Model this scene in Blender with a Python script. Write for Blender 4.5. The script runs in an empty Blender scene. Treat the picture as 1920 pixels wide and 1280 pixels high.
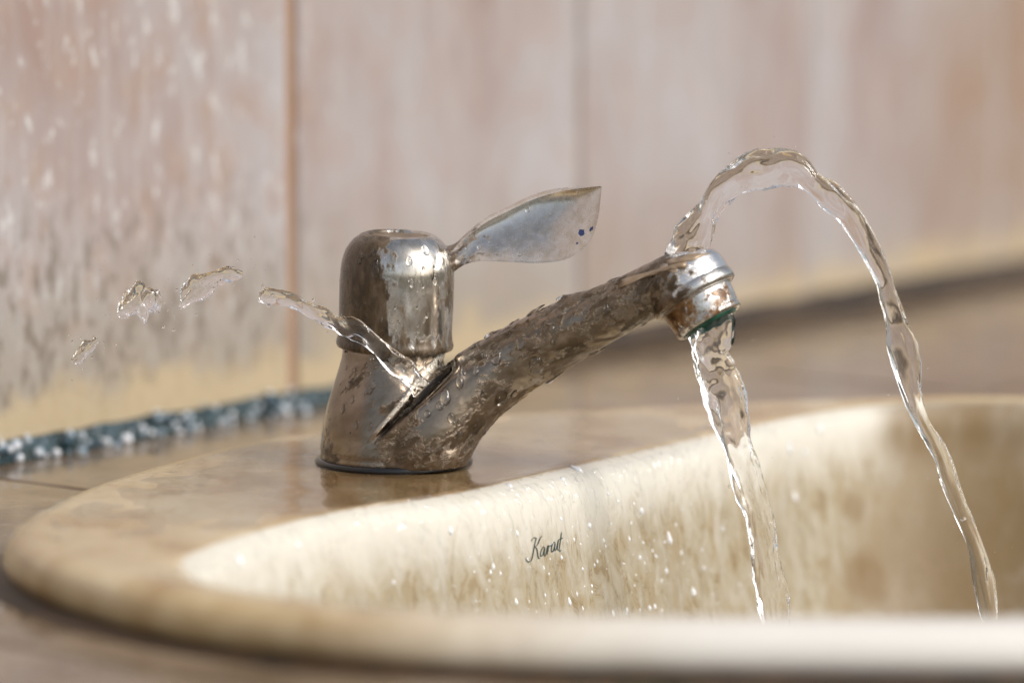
import bpy, bmesh, math, random
from mathutils import Vector, Matrix, noise
from mathutils.bvhtree import BVHTree
random.seed(7)
S = bpy.context.scene
COL = S.collection
rad = math.radians

# ------------------------------------------------------------------ camera
PITCH = rad(6.98); FPX = 6400.0
CAM = Vector((0.0, -1143.0, 181.0))            # millimetres; the basin deck is z = 0
cd = bpy.data.cameras.new("camera"); cam = bpy.data.objects.new("camera", cd); COL.objects.link(cam)
cam.location = CAM * 0.001; cam.rotation_euler = (rad(90) - PITCH, 0, 0)
cd.sensor_width = 36; cd.lens = 120; cd.clip_start = 0.01; cd.clip_end = 400
cd.dof.use_dof = True; cd.dof.focus_distance = 1.133; cd.dof.aperture_fstop = 4.4
S.camera = cam

# ------------------------------------------------------------------ sky, sun, exposure
SUN_EL, SUN_AZ = rad(38), rad(120)             # azimuth clockwise from +Y (away from the camera)
w = bpy.data.worlds.new("World"); S.world = w; w.use_nodes = True
nt = w.node_tree; bg = nt.nodes["Background"]
sky = nt.nodes.new("ShaderNodeTexSky"); sky.sky_type = 'NISHITA'; sky.sun_disc = False
sky.sun_elevation = SUN_EL; sky.sun_rotation = SUN_AZ
sky.air_density = 1.0; sky.dust_density = 3.5; sky.ozone_density = 1.0
hs = nt.nodes.new("ShaderNodeHueSaturation"); hs.inputs["Saturation"].default_value = 0.45
nt.links.new(sky.outputs[0], hs.inputs["Color"]); nt.links.new(hs.outputs[0], bg.inputs[0])
bg.inputs[1].default_value = 0.12
sd = bpy.data.lights.new("sun", 'SUN'); sun = bpy.data.objects.new("sun", sd); COL.objects.link(sun)
sd.energy = 1.5; sd.angle = rad(18); sd.color = (1.0, 0.975, 0.94)
sdir = Vector((math.sin(SUN_AZ) * math.cos(SUN_EL), math.cos(SUN_AZ) * math.cos(SUN_EL), math.sin(SUN_EL)))
sun.rotation_euler = sdir.to_track_quat('Z', 'Y').to_euler(); sun.location = (1, -2, 3)
S.view_settings.view_transform = 'Standard'; S.view_settings.look = 'None'
S.view_settings.exposure = 0.40; S.view_settings.gamma = 1.0
S.render.engine = 'CYCLES'
cy = S.cycles
cy.max_bounces = 14; cy.transmission_bounces = 12; cy.transparent_max_bounces = 16
cy.caustics_reflective = False; cy.glossy_bounces = 6; cy.diffuse_bounces = 3
cy.use_denoising = True; cy.blur_glossy = 0.5; cy.sample_clamp_indirect = 6.0

# ------------------------------------------------------------------ helpers
def ray(x, y):
    a, b = x - 960.0, 640.0 - y
    return Vector((a, FPX * math.cos(PITCH) + b * math.sin(PITCH), -FPX * math.sin(PITCH) + b * math.cos(PITCH)))
def at_y(x, y, Y):
    """point seen at photo pixel (x, y) standing on the upright plane Y (mm)"""
    r = ray(x, y); return CAM + r * ((Y - CAM.y) / r.y)
def on_z(x, y, z):
    r = ray(x, y); return CAM + r * ((z - CAM.z) / r.z)
def sstep(a, b, x):
    t = max(0.0, min(1.0, (x - a) / (b - a))); return t * t * (3 - 2 * t)
def nz(x, y, z=0.0): return noise.noise(Vector((x, y, z)))
def spline(pts, n, closed=False):
    """Catmull-Rom through tuples of any dimension"""
    out = []; m = len(pts); segs = m if closed else m - 1
    for k in range(n):
        t = k / (n if closed else n - 1) * segs
        i = min(int(t), segs - 1); f = t - i
        def g(j):
            return pts[j % m] if closed else pts[max(0, min(m - 1, j))]
        p0, p1, p2, p3 = g(i - 1), g(i), g(i + 1), g(i + 2)
        out.append(tuple(0.5 * (2 * b + (c - a) * f + (2 * a - 5 * b + 4 * c - d) * f * f + (3 * b - a - 3 * c + d) * f ** 3)
                         for a, b, c, d in zip(p0, p1, p2, p3)))
    return out
def lk(o): COL.objects.link(o); return o
def tag(o, label=None, cat=None, group=None, kind=None):
    if label: o["label"] = label
    if cat: o["category"] = cat
    if group: o["group"] = group
    if kind: o["kind"] = kind
    return o
def thing(name, loc, label, cat, group=None, rz=0.0):
    o = lk(bpy.data.objects.new(name, None)); o.empty_display_size = 0.01
    o.location = Vector(loc) * 0.001; o.rotation_euler = (0, 0, rz)
    return tag(o, label, cat, group)
def mesh_obj(name, verts, faces, mat, parent=None, smooth=True, origin=None):
    """verts in world millimetres; the object's origin is its parent's place (or origin)"""
    me = bpy.data.meshes.new(name)
    off = Vector((0, 0, 0))
    if origin is not None: off = Vector(origin)
    if parent is not None: off = parent.matrix_basis.translation * 1000 if parent.parent is None else \
        (parent.parent.matrix_basis.translation + parent.matrix_basis.translation) * 1000
    me.from_pydata([(Vector(v) - off) * 0.001 for v in verts], [], faces)
    me.validate(); me.update()
    if smooth: me.polygons.foreach_set("use_smooth", [True] * len(me.polygons))
    if mat: me.materials.append(mat)
    o = lk(bpy.data.objects.new(name, me))
    if parent is not None: o.parent = parent
    elif origin is not None: o.location = off * 0.001
    return o
def fix_normals(o):
    bm = bmesh.new(); bm.from_mesh(o.data); bmesh.ops.recalc_face_normals(bm, faces=bm.faces); bm.to_mesh(o.data); bm.free()
def lathe(profile, axis_p, axis_d, seg=96, cap0=True, cap1=True):
    """profile (r, h) along axis; returns verts, faces"""
    d = Vector(axis_d).normalized(); a = d.orthogonal().normalized(); b = d.cross(a)
    vs, fs = [], []
    for r, h in profile:
        for k in range(seg):
            t = 2 * math.pi * k / seg
            vs.append(Vector(axis_p) + d * h + (a * math.cos(t) + b * math.sin(t)) * r)
    for i in range(len(profile) - 1):
        for k in range(seg):
            k2 = (k + 1) % seg
            fs.append((i * seg + k, i * seg + k2, (i + 1) * seg + k2, (i + 1) * seg + k))
    if cap0: fs.append(tuple(reversed(range(seg))))
    if cap1: fs.append(tuple((len(profile) - 1) * seg + k for k in range(seg)))
    return vs, fs
def tube(points, seg=48, radial=None, cap=True):
    """points (x, y, z, r); radial(i, theta) scales"""
    vs, fs = [], []
    P = [Vector(p[:3]) for p in points]; n = len(P)
    ref = None
    for i in range(n):
        d = (P[min(i + 1, n - 1)] - P[max(i - 1, 0)]).normalized()
        if ref is None: ref = d.cross(Vector((0, 1, 0))).normalized()
        a = (ref - d * ref.dot(d)).normalized(); ref = a; b = d.cross(a)
        for k in range(seg):
            t = 2 * math.pi * k / seg
            sx, sy = radial(i / (n - 1), t) if radial else (1, 1)
            vs.append(P[i] + a * math.cos(t) * points[i][3] * sx + b * math.sin(t) * points[i][3] * sy)
    for i in range(n - 1):
        for k in range(seg):
            k2 = (k + 1) % seg
            fs.append((i * seg + k, i * seg + k2, (i + 1) * seg + k2, (i + 1) * seg + k))
    if cap:
        fs.append(tuple(reversed(range(seg)))); fs.append(tuple((n - 1) * seg + k for k in range(seg)))
    return vs, fs
def join(*parts):
    vs, fs = [], []
    for v, f in parts:
        o = len(vs); vs += v; fs += [tuple(i + o for i in q) for q in f]
    return vs, fs
def box(c, sx, sy, sz, M=None, bev=0.0):
    c = Vector(c); M = M or Matrix.Identity(3)
    b = bev
    vs, fs = [], []
    if b <= 0:
        for z in (-1, 1):
            for y in (-1, 1):
                for x in (-1, 1): vs.append(c + M @ Vector((x * sx / 2, y * sy / 2, z * sz / 2)))
        fs = [(0, 2, 3, 1), (4, 5, 7, 6), (0, 1, 5, 4), (2, 6, 7, 3), (0, 4, 6, 2), (1, 3, 7, 5)]
    else:                                        # bevelled towards +z' (front) only
        for z, i in ((-1, 0), (1, 0), (1, 1)):
            for x, y in ((-1, -1), (1, -1), (1, 1), (-1, 1)):
                zz = z * sz / 2 - (b if (z == 1 and i == 0) else 0)
                vs.append(c + M @ Vector((x * (sx / 2 - b * i), y * (sy / 2 - b * i), zz)))
        fs = [(3, 2, 1, 0), (8, 9, 10, 11)]
        for r in (0, 4):
            for k in range(4): fs.append((r + k, r + (k + 1) % 4, r + 4 + (k + 1) % 4, r + 4 + k))
    return vs, fs

# ------------------------------------------------------------------ material helpers
class Mat:
    def __init__(s, name):
        s.m = bpy.data.materials.new(name); s.m.use_nodes = True
        s.t = s.m.node_tree; s.b = s.t.nodes["Principled BSDF"]; s.out = s.t.nodes["Material Output"]
        s.pos = s.t.nodes.new("ShaderNodeNewGeometry").outputs["Position"]
    def n(s, typ, **kw):
        nd = s.t.nodes.new(typ)
        for k, v in kw.items():
            if hasattr(nd, k): setattr(nd, k, v)
        return nd
    def l(s, a, b): s.t.links.new(a, b)
    def mapped(s, scale=(1, 1, 1), rot=(0, 0, 0), loc=(0, 0, 0)):
        mp = s.n("ShaderNodeMapping"); mp.inputs["Scale"].default_value = scale
        mp.inputs["Rotation"].default_value = rot; mp.inputs["Location"].default_value = loc
        s.l(s.pos, mp.inputs["Vector"]); return mp.outputs[0]
    def noise(s, scale, detail=4, rough=0.55, vec=None, dist=0.0, w=None):
        nd = s.n("ShaderNodeTexNoise"); nd.inputs["Scale"].default_value = scale
        nd.inputs["Detail"].default_value = detail; nd.inputs["Roughness"].default_value = rough
        nd.inputs["Distortion"].default_value = dist
        s.l(vec if vec is not None else s.pos, nd.inputs["Vector"]); return nd.outputs["Fac"]
    def vor(s, scale, vec=None, feature='F1'):
        nd = s.n("ShaderNodeTexVoronoi"); nd.feature = feature; nd.inputs["Scale"].default_value = scale
        s.l(vec if vec is not None else s.pos, nd.inputs["Vector"]); return nd.outputs["Distance"]
    def ramp(s, fac, stops, interp='LINEAR'):
        nd = s.n("ShaderNodeValToRGB"); cr = nd.color_ramp; cr.interpolation = interp
        while len(cr.elements) < len(stops): cr.elements.new(0.5)
        for e, (p, c) in zip(cr.elements, stops):
            e.position = p; e.color = (*c, 1) if isinstance(c, tuple) else (c, c, c, 1)
        s.l(fac, nd.inputs[0]); return nd.outputs[0]
    def mix(s, fac, a, b, blend='MIX'):
        nd = s.n("ShaderNodeMix"); nd.data_type = 'RGBA'; nd.blend_type = blend
        for v, i in ((fac, 0), (a, 6), (b, 7)):
            if isinstance(v, (int, float)): nd.inputs[i].default_value = v
            elif isinstance(v, tuple): nd.inputs[i].default_value = (*v, 1)
            else: s.l(v, nd.inputs[i])
        return nd.outputs[2]
    def math(s, op, a, b=0.0, clamp=False):
        nd = s.n("ShaderNodeMath"); nd.operation = op; nd.use_clamp = clamp
        for v, i in ((a, 0), (b, 1)):
            if isinstance(v, (int, float)): nd.inputs[i].default_value = v
            else: s.l(v, nd.inputs[i])
        return nd.outputs[0]
    def rng(s, v, a, b, c=0.0, d=1.0, smooth=True):
        nd = s.n("ShaderNodeMapRange"); nd.interpolation_type = 'SMOOTHSTEP' if smooth else 'LINEAR'
        for i, x in ((1, a), (2, b), (3, c), (4, d)): nd.inputs[i].default_value = x
        s.l(v, nd.inputs[0]); return nd.outputs[0]
    def axis(s, i):
        nd = s.n("ShaderNodeSeparateXYZ"); s.l(s.pos, nd.inputs[0]); return nd.outputs[i]
    def blob(s, c_mm, r0, r1):
        """1 inside r0 mm of c, 0 beyond r1"""
        nd = s.n("ShaderNodeVectorMath"); nd.operation = 'DISTANCE'
        s.l(s.pos, nd.inputs[0]); nd.inputs[1].default_value = tuple(v * 0.001 for v in c_mm)
        return s.rng(nd.outputs["Value"], r0 * 0.001, r1 * 0.001, 1.0, 0.0)
    def bump(s, h, strength=0.3, dist=0.0005, nrm=None):
        nd = s.n("ShaderNodeBump"); nd.inputs["Strength"].default_value = strength
        nd.inputs["Distance"].default_value = dist; s.l(h, nd.inputs["Height"])
        if nrm is not None: s.l(nrm, nd.inputs["Normal"])
        return nd.outputs[0]
    def set(s, **kw):
        for k, v in kw.items():
            k = k.replace("_", " ")
            i = s.b.inputs[k]
            if isinstance(v, (int, float)): i.default_value = v
            elif isinstance(v, tuple): i.default_value = (*v, 1)
            else: s.l(v, i)
        return s

# chrome with brown mineral crust; dirt = how much of it is covered
def metal_mat(name, lo, hi, grime_low=None, along=False, filmk=0.62, bright=None, bumpk=0.45, mmet=0.25, big_s=95, streak=False, chrome=(0.72, 0.70, 0.67), wet=0.22, extra=None,
              browns=((0.035, 0.020, 0.009), (0.115, 0.075, 0.042), (0.25, 0.185, 0.13)), rough=0.10):
    m = Mat(name)
    vec = m.mapped((1, 1, 0.45)) if streak else m.pos
    if along:                                    # marks drawn out along the rising spout
        r1 = m.mapped(rot=(0, rad(30), 0)); mp = m.n("ShaderNodeMapping"); mp.inputs["Scale"].default_value = (0.6, 1, 1)
        m.l(r1, mp.inputs["Vector"]); vec = mp.outputs[0]
    big = m.noise(big_s, 5, 0.62, vec, 0.6); fine = m.noise(420, 6, 0.65, vec); mid = m.noise(230 if not along else 130, 5, 0.62, vec, 0.5)
    f = m.math('ADD', m.math('MULTIPLY', big, 0.62), m.math('MULTIPLY', fine, 0.38))
    if grime_low is not None:                    # more crust near a lower edge (z in mm)
        z0, z1, amt = grime_low
        f = m.math('ADD', f, m.rng(m.axis(2), z0 * .001, z1 * .001, amt, 0.0))
    if extra is not None: f = m.math('ADD', f, extra(m))
    mask = m.rng(f, lo, hi)
    bc = m.ramp(mid, [(0.30, browns[0]), (0.5, browns[1]), (0.70, browns[2])])
    film = m.mix(m.rng(mid, 0.3, 0.7), chrome, tuple(c * filmk * k for c, k in zip(chrome, (1, .95, .86))))
    if bright: film = m.mix(m.rng(m.axis(0), bright[0], bright[1]), film, m.mix(m.rng(mid, .4, .75), bright[2], tuple(c * .8 for c in bright[2])))
    colr_ = m.mix(mask, film, bc)
    if along:
        wa = m.n('ShaderNodeAttribute'); wa.attribute_name = 'pale_ridge'; ca = m.n('ShaderNodeAttribute'); ca.attribute_name = 'crevice'
        colr_ = m.mix(m.math('MULTIPLY', m.rng(wa.outputs['Fac'], 0.25, 0.8), m.rng(mid, 0.3, 0.5, 0.5, 1.0)), colr_, (0.66, 0.60, 0.50))  # paler along the ridge beside the groove
        colr_ = m.mix(m.rng(ca.outputs['Fac'], 0.2, 0.7, 0, 0.9), colr_, (0.035, 0.026, 0.018))  # darker inside the groove between column and spout
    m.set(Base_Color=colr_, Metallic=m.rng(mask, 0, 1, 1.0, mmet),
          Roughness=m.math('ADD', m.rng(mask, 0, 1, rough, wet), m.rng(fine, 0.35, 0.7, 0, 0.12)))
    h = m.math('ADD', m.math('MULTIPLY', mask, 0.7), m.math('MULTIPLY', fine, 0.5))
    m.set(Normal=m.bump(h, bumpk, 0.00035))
    m.b.inputs["Coat Weight"].default_value = 0.35; m.b.inputs["Coat Roughness"].default_value = 0.05
    m.b.inputs["Coat IOR"].default_value = 1.33
    return m.m

M = {}
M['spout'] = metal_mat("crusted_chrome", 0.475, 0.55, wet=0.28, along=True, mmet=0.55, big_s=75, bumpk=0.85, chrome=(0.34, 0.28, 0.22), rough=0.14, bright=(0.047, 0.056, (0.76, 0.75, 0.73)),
                       browns=((0.035, 0.021, 0.010), (0.105, 0.070, 0.038), (0.24, 0.18, 0.125)),
                       extra=lambda m: m.math('ADD', m.rng(m.axis(0), -0.052, -0.034, -0.09, 0.0), m.math('ADD', m.rng(m.axis(2), 0.0, 0.012, 0.07, 0.0), m.rng(m.axis(0), 0.048, 0.058, 0.0, -0.06))))
M['head'] = metal_mat("head_chrome", 0.50, 0.58, wet=0.2, along=True, mmet=0.5, chrome=(0.74, 0.73, 0.71), rough=0.16,
                      extra=lambda m: m.rng(m.axis(0), 0.046, 0.060, 0.22, -0.03))
M['cap'] = metal_mat(browns=((0.03, 0.019, 0.009), (0.085, 0.058, 0.032), (0.19, 0.14, 0.095)), name="stained_chrome_dark_side", lo=0.485, hi=0.57, bumpk=0.3, grime_low=(39, 50, 0.13), streak=True,
                     extra=lambda m: m.rng(m.axis(0), -0.056, -0.033, 0.19, -0.025))  # browner on the left: the dark reflection there is put into the colour
M['lever'] = metal_mat("polished_chrome", 0.60, 0.70, chrome=(0.74, 0.735, 0.72), filmk=0.82, rough=0.20, bumpk=0.07,
                       extra=lambda m: m.rng(m.axis(0), -0.020, 0.002, 0.16, 0.0))
M['aerator'] = metal_mat("rusty_chrome", 0.47, 0.55, browns=((0.03, 0.014, 0.005), (0.14, 0.062, 0.016), (0.30, 0.17, 0.07)),
                         extra=lambda m: m.rng(m.axis(0), 0.045, 0.066, 0.14, -0.03))
m = Mat("water"); m.set(Base_Color=(1, 1, 1), Roughness=0.0, IOR=1.333); m.b.inputs["Transmission Weight"].default_value = 1.0
m.set(Normal=m.bump(m.noise(300, 3, 0.5, m.mapped((1, 1, .22)), 0.4), 0.14, 0.0008)); M['water'] = m.m
m = Mat("churning_water"); m.set(Base_Color=(1, 1, 1), Roughness=0.0, IOR=1.333); m.b.inputs["Transmission Weight"].default_value = 1.0
m.set(Normal=m.bump(m.noise(240, 3, 0.5, m.mapped((1, 1, .16), rot=(0, rad(10), 0)), 0.6), 0.3, 0.0008)); M['water_rough'] = m.m
m = Mat("clear_drop"); m.set(Base_Color=(1, 1, 1), Roughness=0.0, IOR=1.333); m.b.inputs["Transmission Weight"].default_value = 1.0; M['drop'] = m.m
# thin sheet of water lying on a surface: clear, with a Fresnel reflection
def film_mat(name, scale, strength, stretch=(1, 1, 1), rough=0.02, ior=1.33):
    m = Mat(name); t = m.t
    nrm = m.bump(m.noise(scale, 3, 0.5, m.mapped(stretch), 0.4), strength, 0.001)
    fr = m.n("ShaderNodeFresnel"); bf_ = m.n('ShaderNodeNewGeometry').outputs['Backfacing']; m.l(m.rng(bf_, 0, 1, ior, 1 / ior, False), fr.inputs[0]); m.l(nrm, fr.inputs["Normal"])
    tr = m.n("ShaderNodeBsdfTransparent"); gl = m.n("ShaderNodeBsdfGlossy"); gl.inputs["Roughness"].default_value = rough
    m.l(nrm, gl.inputs["Normal"]); mx = m.n("ShaderNodeMixShader")
    m.l(fr.outputs[0], mx.inputs[0]); m.l(tr.outputs[0], mx.inputs[1]); m.l(gl.outputs[0], mx.inputs[2])
    m.l(mx.outputs[0], m.out.inputs["Surface"]); return m.m
M['film'] = film_mat("water_film", 70, 0.10, (0.4, 1, 1))
M['bead'] = film_mat("water_bead", 400, 0.05, rough=0.28, ior=1.45)
M['film_run'] = film_mat("running_water_film", 200, 0.15)

# ------------------------------------------------------------------ ground, counter, wall
WD = Vector((0.588, 0.809, 0)); WN = Vector((0.809, -0.588, 0))     # along the wall, out of the wall
W0 = on_z(553, 763, -14)                                            # the stained joint meets the counter here
ZC = -14.0
m = Mat("earth"); m.set(Base_Color=m.ramp(m.noise(1.2, 5), [(0.35, (0.05, 0.07, 0.025)), (0.6, (0.16, 0.12, 0.08))]), Roughness=0.95)
g = mesh_obj("ground", [(-60000, -60000, -860), (60000, -60000, -860), (60000, 60000, -860), (-60000, 60000, -860)], [(0, 1, 2, 3)], m.m, smooth=False)
tag(g, kind="structure")

# glazed wall tile: pink-grey mottle, pale vertical runs, painted droplet reflections, ochre scum near the counter
def wall_mat(name, seed):
    m = Mat(name)
    big = m.noise(11, 4, 0.6, m.mapped((1, 1, 0.5), loc=(seed, 0, 0))); mid = m.noise(60, 5, 0.65, m.mapped((1, 1, 0.7)))
    run = m.noise(120, 3, 0.6, m.mapped((1, 1, 0.13))); dots = m.noise(210, 3, 0.6, m.mapped((1, 1, 0.42), loc=(3, 0, 0)))
    c = m.ramp(big, [(0.32, (0.285, 0.205, 0.18)), (0.48, (0.34, 0.295, 0.285)), (0.64, (0.385, 0.36, 0.365))])
    c = m.mix(m.math('MULTIPLY', m.rng(mid, 0.45, 0.66, 0.0, 0.8), m.rng(m.axis(0), -0.09, -0.07, 0.75, 0.4)), c, (0.32, 0.225, 0.175))
    c = m.mix(m.rng(run, 0.50, 0.72, 0.0, 0.32), c, (0.47, 0.455, 0.45))
    left = m.rng(m.axis(0), -0.11, -0.06, 1.0, 0.12)
    c = m.mix(m.math('MULTIPLY', m.rng(dots, 0.56, 0.72, 0.0, 0.62), left), c, (0.62, 0.63, 0.63))  # pale flecks on the left: droplet reflections put into the colour
    zz = m.axis(2)
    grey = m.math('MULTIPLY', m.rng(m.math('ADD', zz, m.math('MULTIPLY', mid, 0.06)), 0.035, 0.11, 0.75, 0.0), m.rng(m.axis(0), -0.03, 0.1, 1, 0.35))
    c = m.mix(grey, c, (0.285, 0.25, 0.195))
    sp = m.math('MULTIPLY', m.rng(dots, 0.38, 0.48, 0.75, 0.0), m.rng(zz, 0.045, 0.10, 1, 0))
    c = m.mix(m.math('MULTIPLY', sp, left), c, (0.16, 0.13, 0.10))
    c = m.mix(m.math('MULTIPLY', m.blob((275, 725, 95), 20, 150), m.rng(mid, .3, .6, .4, .8)), c, (0.27, 0.17, 0.10))
    och = m.rng(m.math('ADD', zz, m.math('MULTIPLY', m.noise(38, 4, .65), -0.05)), -0.026, -0.007, 0.8, 0.0)
    c = m.mix(och, c, (0.47, 0.37, 0.225))
    m.set(Base_Color=c, Roughness=m.rng(mid, 0.3, 0.7, 0.28, 0.6), Normal=m.bump(m.math('ADD', mid, m.math('MULTIPLY', dots, 1.5)), 0.35, 0.0006))
    return m.m
M['tileA'] = wall_mat("pink_grey_glazed_tile", 0.0)
M['tileB'] = wall_mat("beige_glazed_tile", 4.7)
m = Mat("wall_mortar"); m.set(Base_Color=m.ramp(m.noise(90, 4), [(0.3, (0.34, 0.27, 0.22)), (0.7, (0.44, 0.37, 0.32))]), Roughness=0.85); M['mortar'] = m.m
m = Mat("rusty_grout"); m.set(Base_Color=m.ramp(m.noise(60, 4, .6, m.mapped((1, 1, .3))), [(0.3, (0.26, 0.15, 0.09)), (0.7, (0.37, 0.25, 0.17))]), Roughness=0.8); M['rust_grout'] = m.m
m = Mat("pale_grout"); m.set(Base_Color=m.ramp(m.noise(60, 4), [(0.3, (0.35, 0.305, 0.285)), (0.7, (0.40, 0.365, 0.35))]), Roughness=0.8); M['grout'] = m.m

R3 = Matrix((WD, Vector((0, 0, 1)), WN)).transposed()               # x' along wall, y' up, z' out of the wall
wall = thing("tiled_wall", W0, "large pink-grey glazed tile wall with rusty joint, streaked and stained, behind the tap", "wall")
T = 200.0; J = 6.0
def wall_pt(s, z, n): return W0 + WD * s + Vector((0, 0, z - ZC)) + WN * n
L0, L1 = -4, 7
bv, bf = box(wall_pt((L0 + L1) / 2 * T, ZC + 400, -70), (L1 - L0) * T + 40, 900, 120, R3)
mesh_obj("backing", bv, bf, M['mortar'], wall, smooth=False)
proto = {}
for i in range(L0, L1):
    for j in range(4):
        key = (i + j) % 2
        c = wall_pt((i + 0.5) * T, ZC + 1 + (j + 0.5) * T, -4)
        if key not in proto:
            tv, tf = box((0, 0, 0), T - J, T - J, 8, R3, 1.2)
            o = mesh_obj("tile", tv, tf, M['tileA' if key else 'tileB'], None, smooth=False); o.parent = wall; proto[key] = o
        else:
            o = lk(proto[key].copy()); o.parent = wall
        o.location = (c - W0) * 0.001 + Vector(WN) * 0.0006 * random.uniform(-1, 1)
for i in range(L0, L1 + 1):
    gv, gf = box(wall_pt(i * T, ZC + 400, -5.5), J - 0.4, 800, 8, R3)
    o = mesh_obj("grout_joint", gv, gf, M['rust_grout' if i == 0 else 'grout'], wall, smooth=False)
    if i == 0: tag(o, "rust-brown stained vertical joint")
for j in range(1, 4):
    for i in range(L0, L1):
        gv, gf = box(wall_pt((i + .5) * T, ZC + 1 + j * T, -5.5), T - J, J - 0.4, 8, R3)
        mesh_obj("grout_joint", gv, gf, M['grout'], wall, smooth=False)

# counter of stone tiles on a slab
m = Mat("brown_counter_stone")
a_ = m.noise(22, 5, 0.6, None, 0.5); b_ = m.noise(140, 5, 0.65)
c = m.ramp(a_, [(0.30, (0.10, 0.064, 0.035)), (0.48, (0.185, 0.13, 0.082)), (0.68, (0.28, 0.21, 0.145))])
c = m.mix(m.rng(b_, 0.45, 0.7, 0, 0.5), c, (0.27, 0.22, 0.18))
rt = m.math('MULTIPLY', m.rng(m.axis(0), -0.005, 0.01), m.rng(m.axis(1), -0.255, -0.262, 0, 1))
c = m.mix(rt, c, m.ramp(m.noise(55, 2, .5, m.mapped((1, .3, 1))), [(0.42, (0.03, 0.045, 0.01)), (0.5, (0.16, 0.085, 0.04)), (0.62, (0.05, 0.035, 0.012))]))
m.set(Base_Color=c, Roughness=m.rng(b_, 0.3, 0.7, 0.05, 0.2), Normal=m.bump(m.noise(60, 3), 0.12, 0.002)); M['counter'] = m.m
m = Mat("counter_mortar"); m.set(Base_Color=(0.09, 0.07, 0.05), Roughness=0.7); M['cmortar'] = m.m
counter = thing("counter", W0, "brown mottled wet stone-tile counter around the basin", "counter")
RC = Matrix((WD, -WN, Vector((0, 0, 1)))).transposed()
n_depth = 3
cv, cf = box(W0 + WD * 300 + WN * 330 + Vector((0, 0, -46)), 2200, 660, 80, RC)
slab = mesh_obj("slab", cv, cf, M['cmortar'], counter, smooth=False)
cp = None
HC = Vector((110, -60, 0))                                          # basin centre; the slabs under the bowl are cut away
for i in range(L0, L1):
    for k in range(n_depth):
        c = W0 + WD * (i + 0.5) * T + WN * ((k + 0.5) * T + 6) + Vector((0, 0, -4))
        if cp is None:
            tv, tf = box((0, 0, 0), T - 3, T - 3, 8, RC, 0.8)
            cp = mesh_obj("counter_tile", tv, tf, M['counter'], None, smooth=False); o = cp; o.parent = counter
        else: o = lk(cp.copy()); o.parent = counter
        o.location = (c - W0) * 0.001

# ------------------------------------------------------------------ wash basin
OUT = [(-154,-122),(-151,-88),(-141,-44),(-120,6),(-98,46),(-72,80),(-30,108),(18,129),(69,148),(132,166),(180,171),(232,159),(290,115),(335,40),
       (348,-50),(325,-150),(272,-222),(200,-262),(133,-274),(61,-273),(-5,-268),(-52,-255),(-97,-226),(-131,-186),(-149,-152)]
INN = [(-93,-178),(-79,-138),(-54,-98),(-16,-62),(20,-14),(52,33),(85,81),(112,116),(143,142),(180,150),(225,139),(275,98),(312,32),(322,-50),
       (300,-138),(253,-202),(195,-238),(133,-249),(61,-250),(8,-246),(-30,-237),(-62,-222),(-84,-203)]
BC = Vector((110, -70, 0)); NA = 480
def polar(curve):
    pts = [Vector((x, y, 0)) for x, y in spline(curve, 700, True)]
    an = sorted(((math.atan2(p.y - BC.y, p.x - BC.x) % (2 * math.pi)), (p - BC).length) for p in pts)
    def f(t):
        t %= 2 * math.pi
        import bisect
        i = bisect.bisect(an, (t, 0)); a = an[i - 1]; b = an[i % len(an)]
        ta, tb = a[0], b[0]
        if tb < ta: tb += 2 * math.pi
        if ta > t + 1e-9: ta -= 2 * math.pi; tb -= 2 * math.pi if tb > t + 2 * math.pi - 1e-9 else 0
        k = 0 if tb == ta else (t - ta) / (tb - ta)
        return a[1] + (b[1] - a[1]) * max(0, min(1, k))
    return f
def table(curve):
    f = polar(curve); T_ = [f(2 * math.pi * i / 2048) for i in range(2048)]
    def g(t):
        u = (t / (2 * math.pi) * 2048) % 2048; i = int(u); k = u - i
        return T_[i % 2048] * (1 - k) + T_[(i + 1) % 2048] * k
    return g
fo, fi = table(OUT), table(INN)
# profile along v: list of (kind, amount, z). kinds: o = inset from outer edge, d = deck mix, i = measured from inner edge (+ into the bowl), s = bowl shrink factor
PROF = [('o', 12, -13.6), ('o', 4, -13.6), ('o', 1.2, -12.2), ('o', 0, -9), ('o', 0.3, -6), ('o', 1.6, -3.4), ('o', 4, -1.4), ('o', 7.5, -0.3), ('o', 11, 0.0),
        ('d', 0.25, 0), ('d', 0.5, -0.1), ('d', 0.75, -0.25), ('i', -9, -0.5), ('i', -6, -0.8), ('i', -3, -1.6), ('i', 0, -3.2), ('i', 2.4, -6), ('i', 4, -10), ('i', 5.2, -16),
        ('s', 0.945, -26), ('s', 0.92, -40), ('s', 0.885, -58), ('s', 0.83, -78), ('s', 0.74, -98), ('s', 0.60, -114), ('s', 0.4, -124), ('s', 0.2, -128), ('s', 0.0, -130)]
def prof_pt(t, k):
    kind, a, z = PROF[k]; ro, ri = fo(t), fi(t)
    if kind == 'o': r = ro - a
    elif kind == 'd':
        r0, r1 = ro - 11, ri + 9; r = r0 + (r1 - r0) * a
    elif kind == 'i': r = ri - a
    else: r = (ri - 5.2) * (a / 0.96 if a > 0 else 0)
    return Vector((BC.x + math.cos(t) * r, BC.y + math.sin(t) * r, z))
def surf(t, v):
    """v in profile index units, smooth between rings"""
    k = max(0, min(len(PROF) - 2, int(v))); f = v - k
    g = lambda j: prof_pt(t, max(0, min(len(PROF) - 1, j)))
    p0, p1, p2, p3 = g(k - 1), g(k), g(k + 1), g(k + 2)
    if k in (8, 11): return p1.lerp(p2, f)
    return 0.5 * (2 * p1 + (p2 - p0) * f + (2 * p0 - 5 * p1 + 4 * p2 - p3) * f * f + (3 * p1 - p0 - 3 * p2 + p3) * f ** 3)
vs, fs = [], []
SUB = 2; nv = (len(PROF) - 1) * SUB
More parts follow.
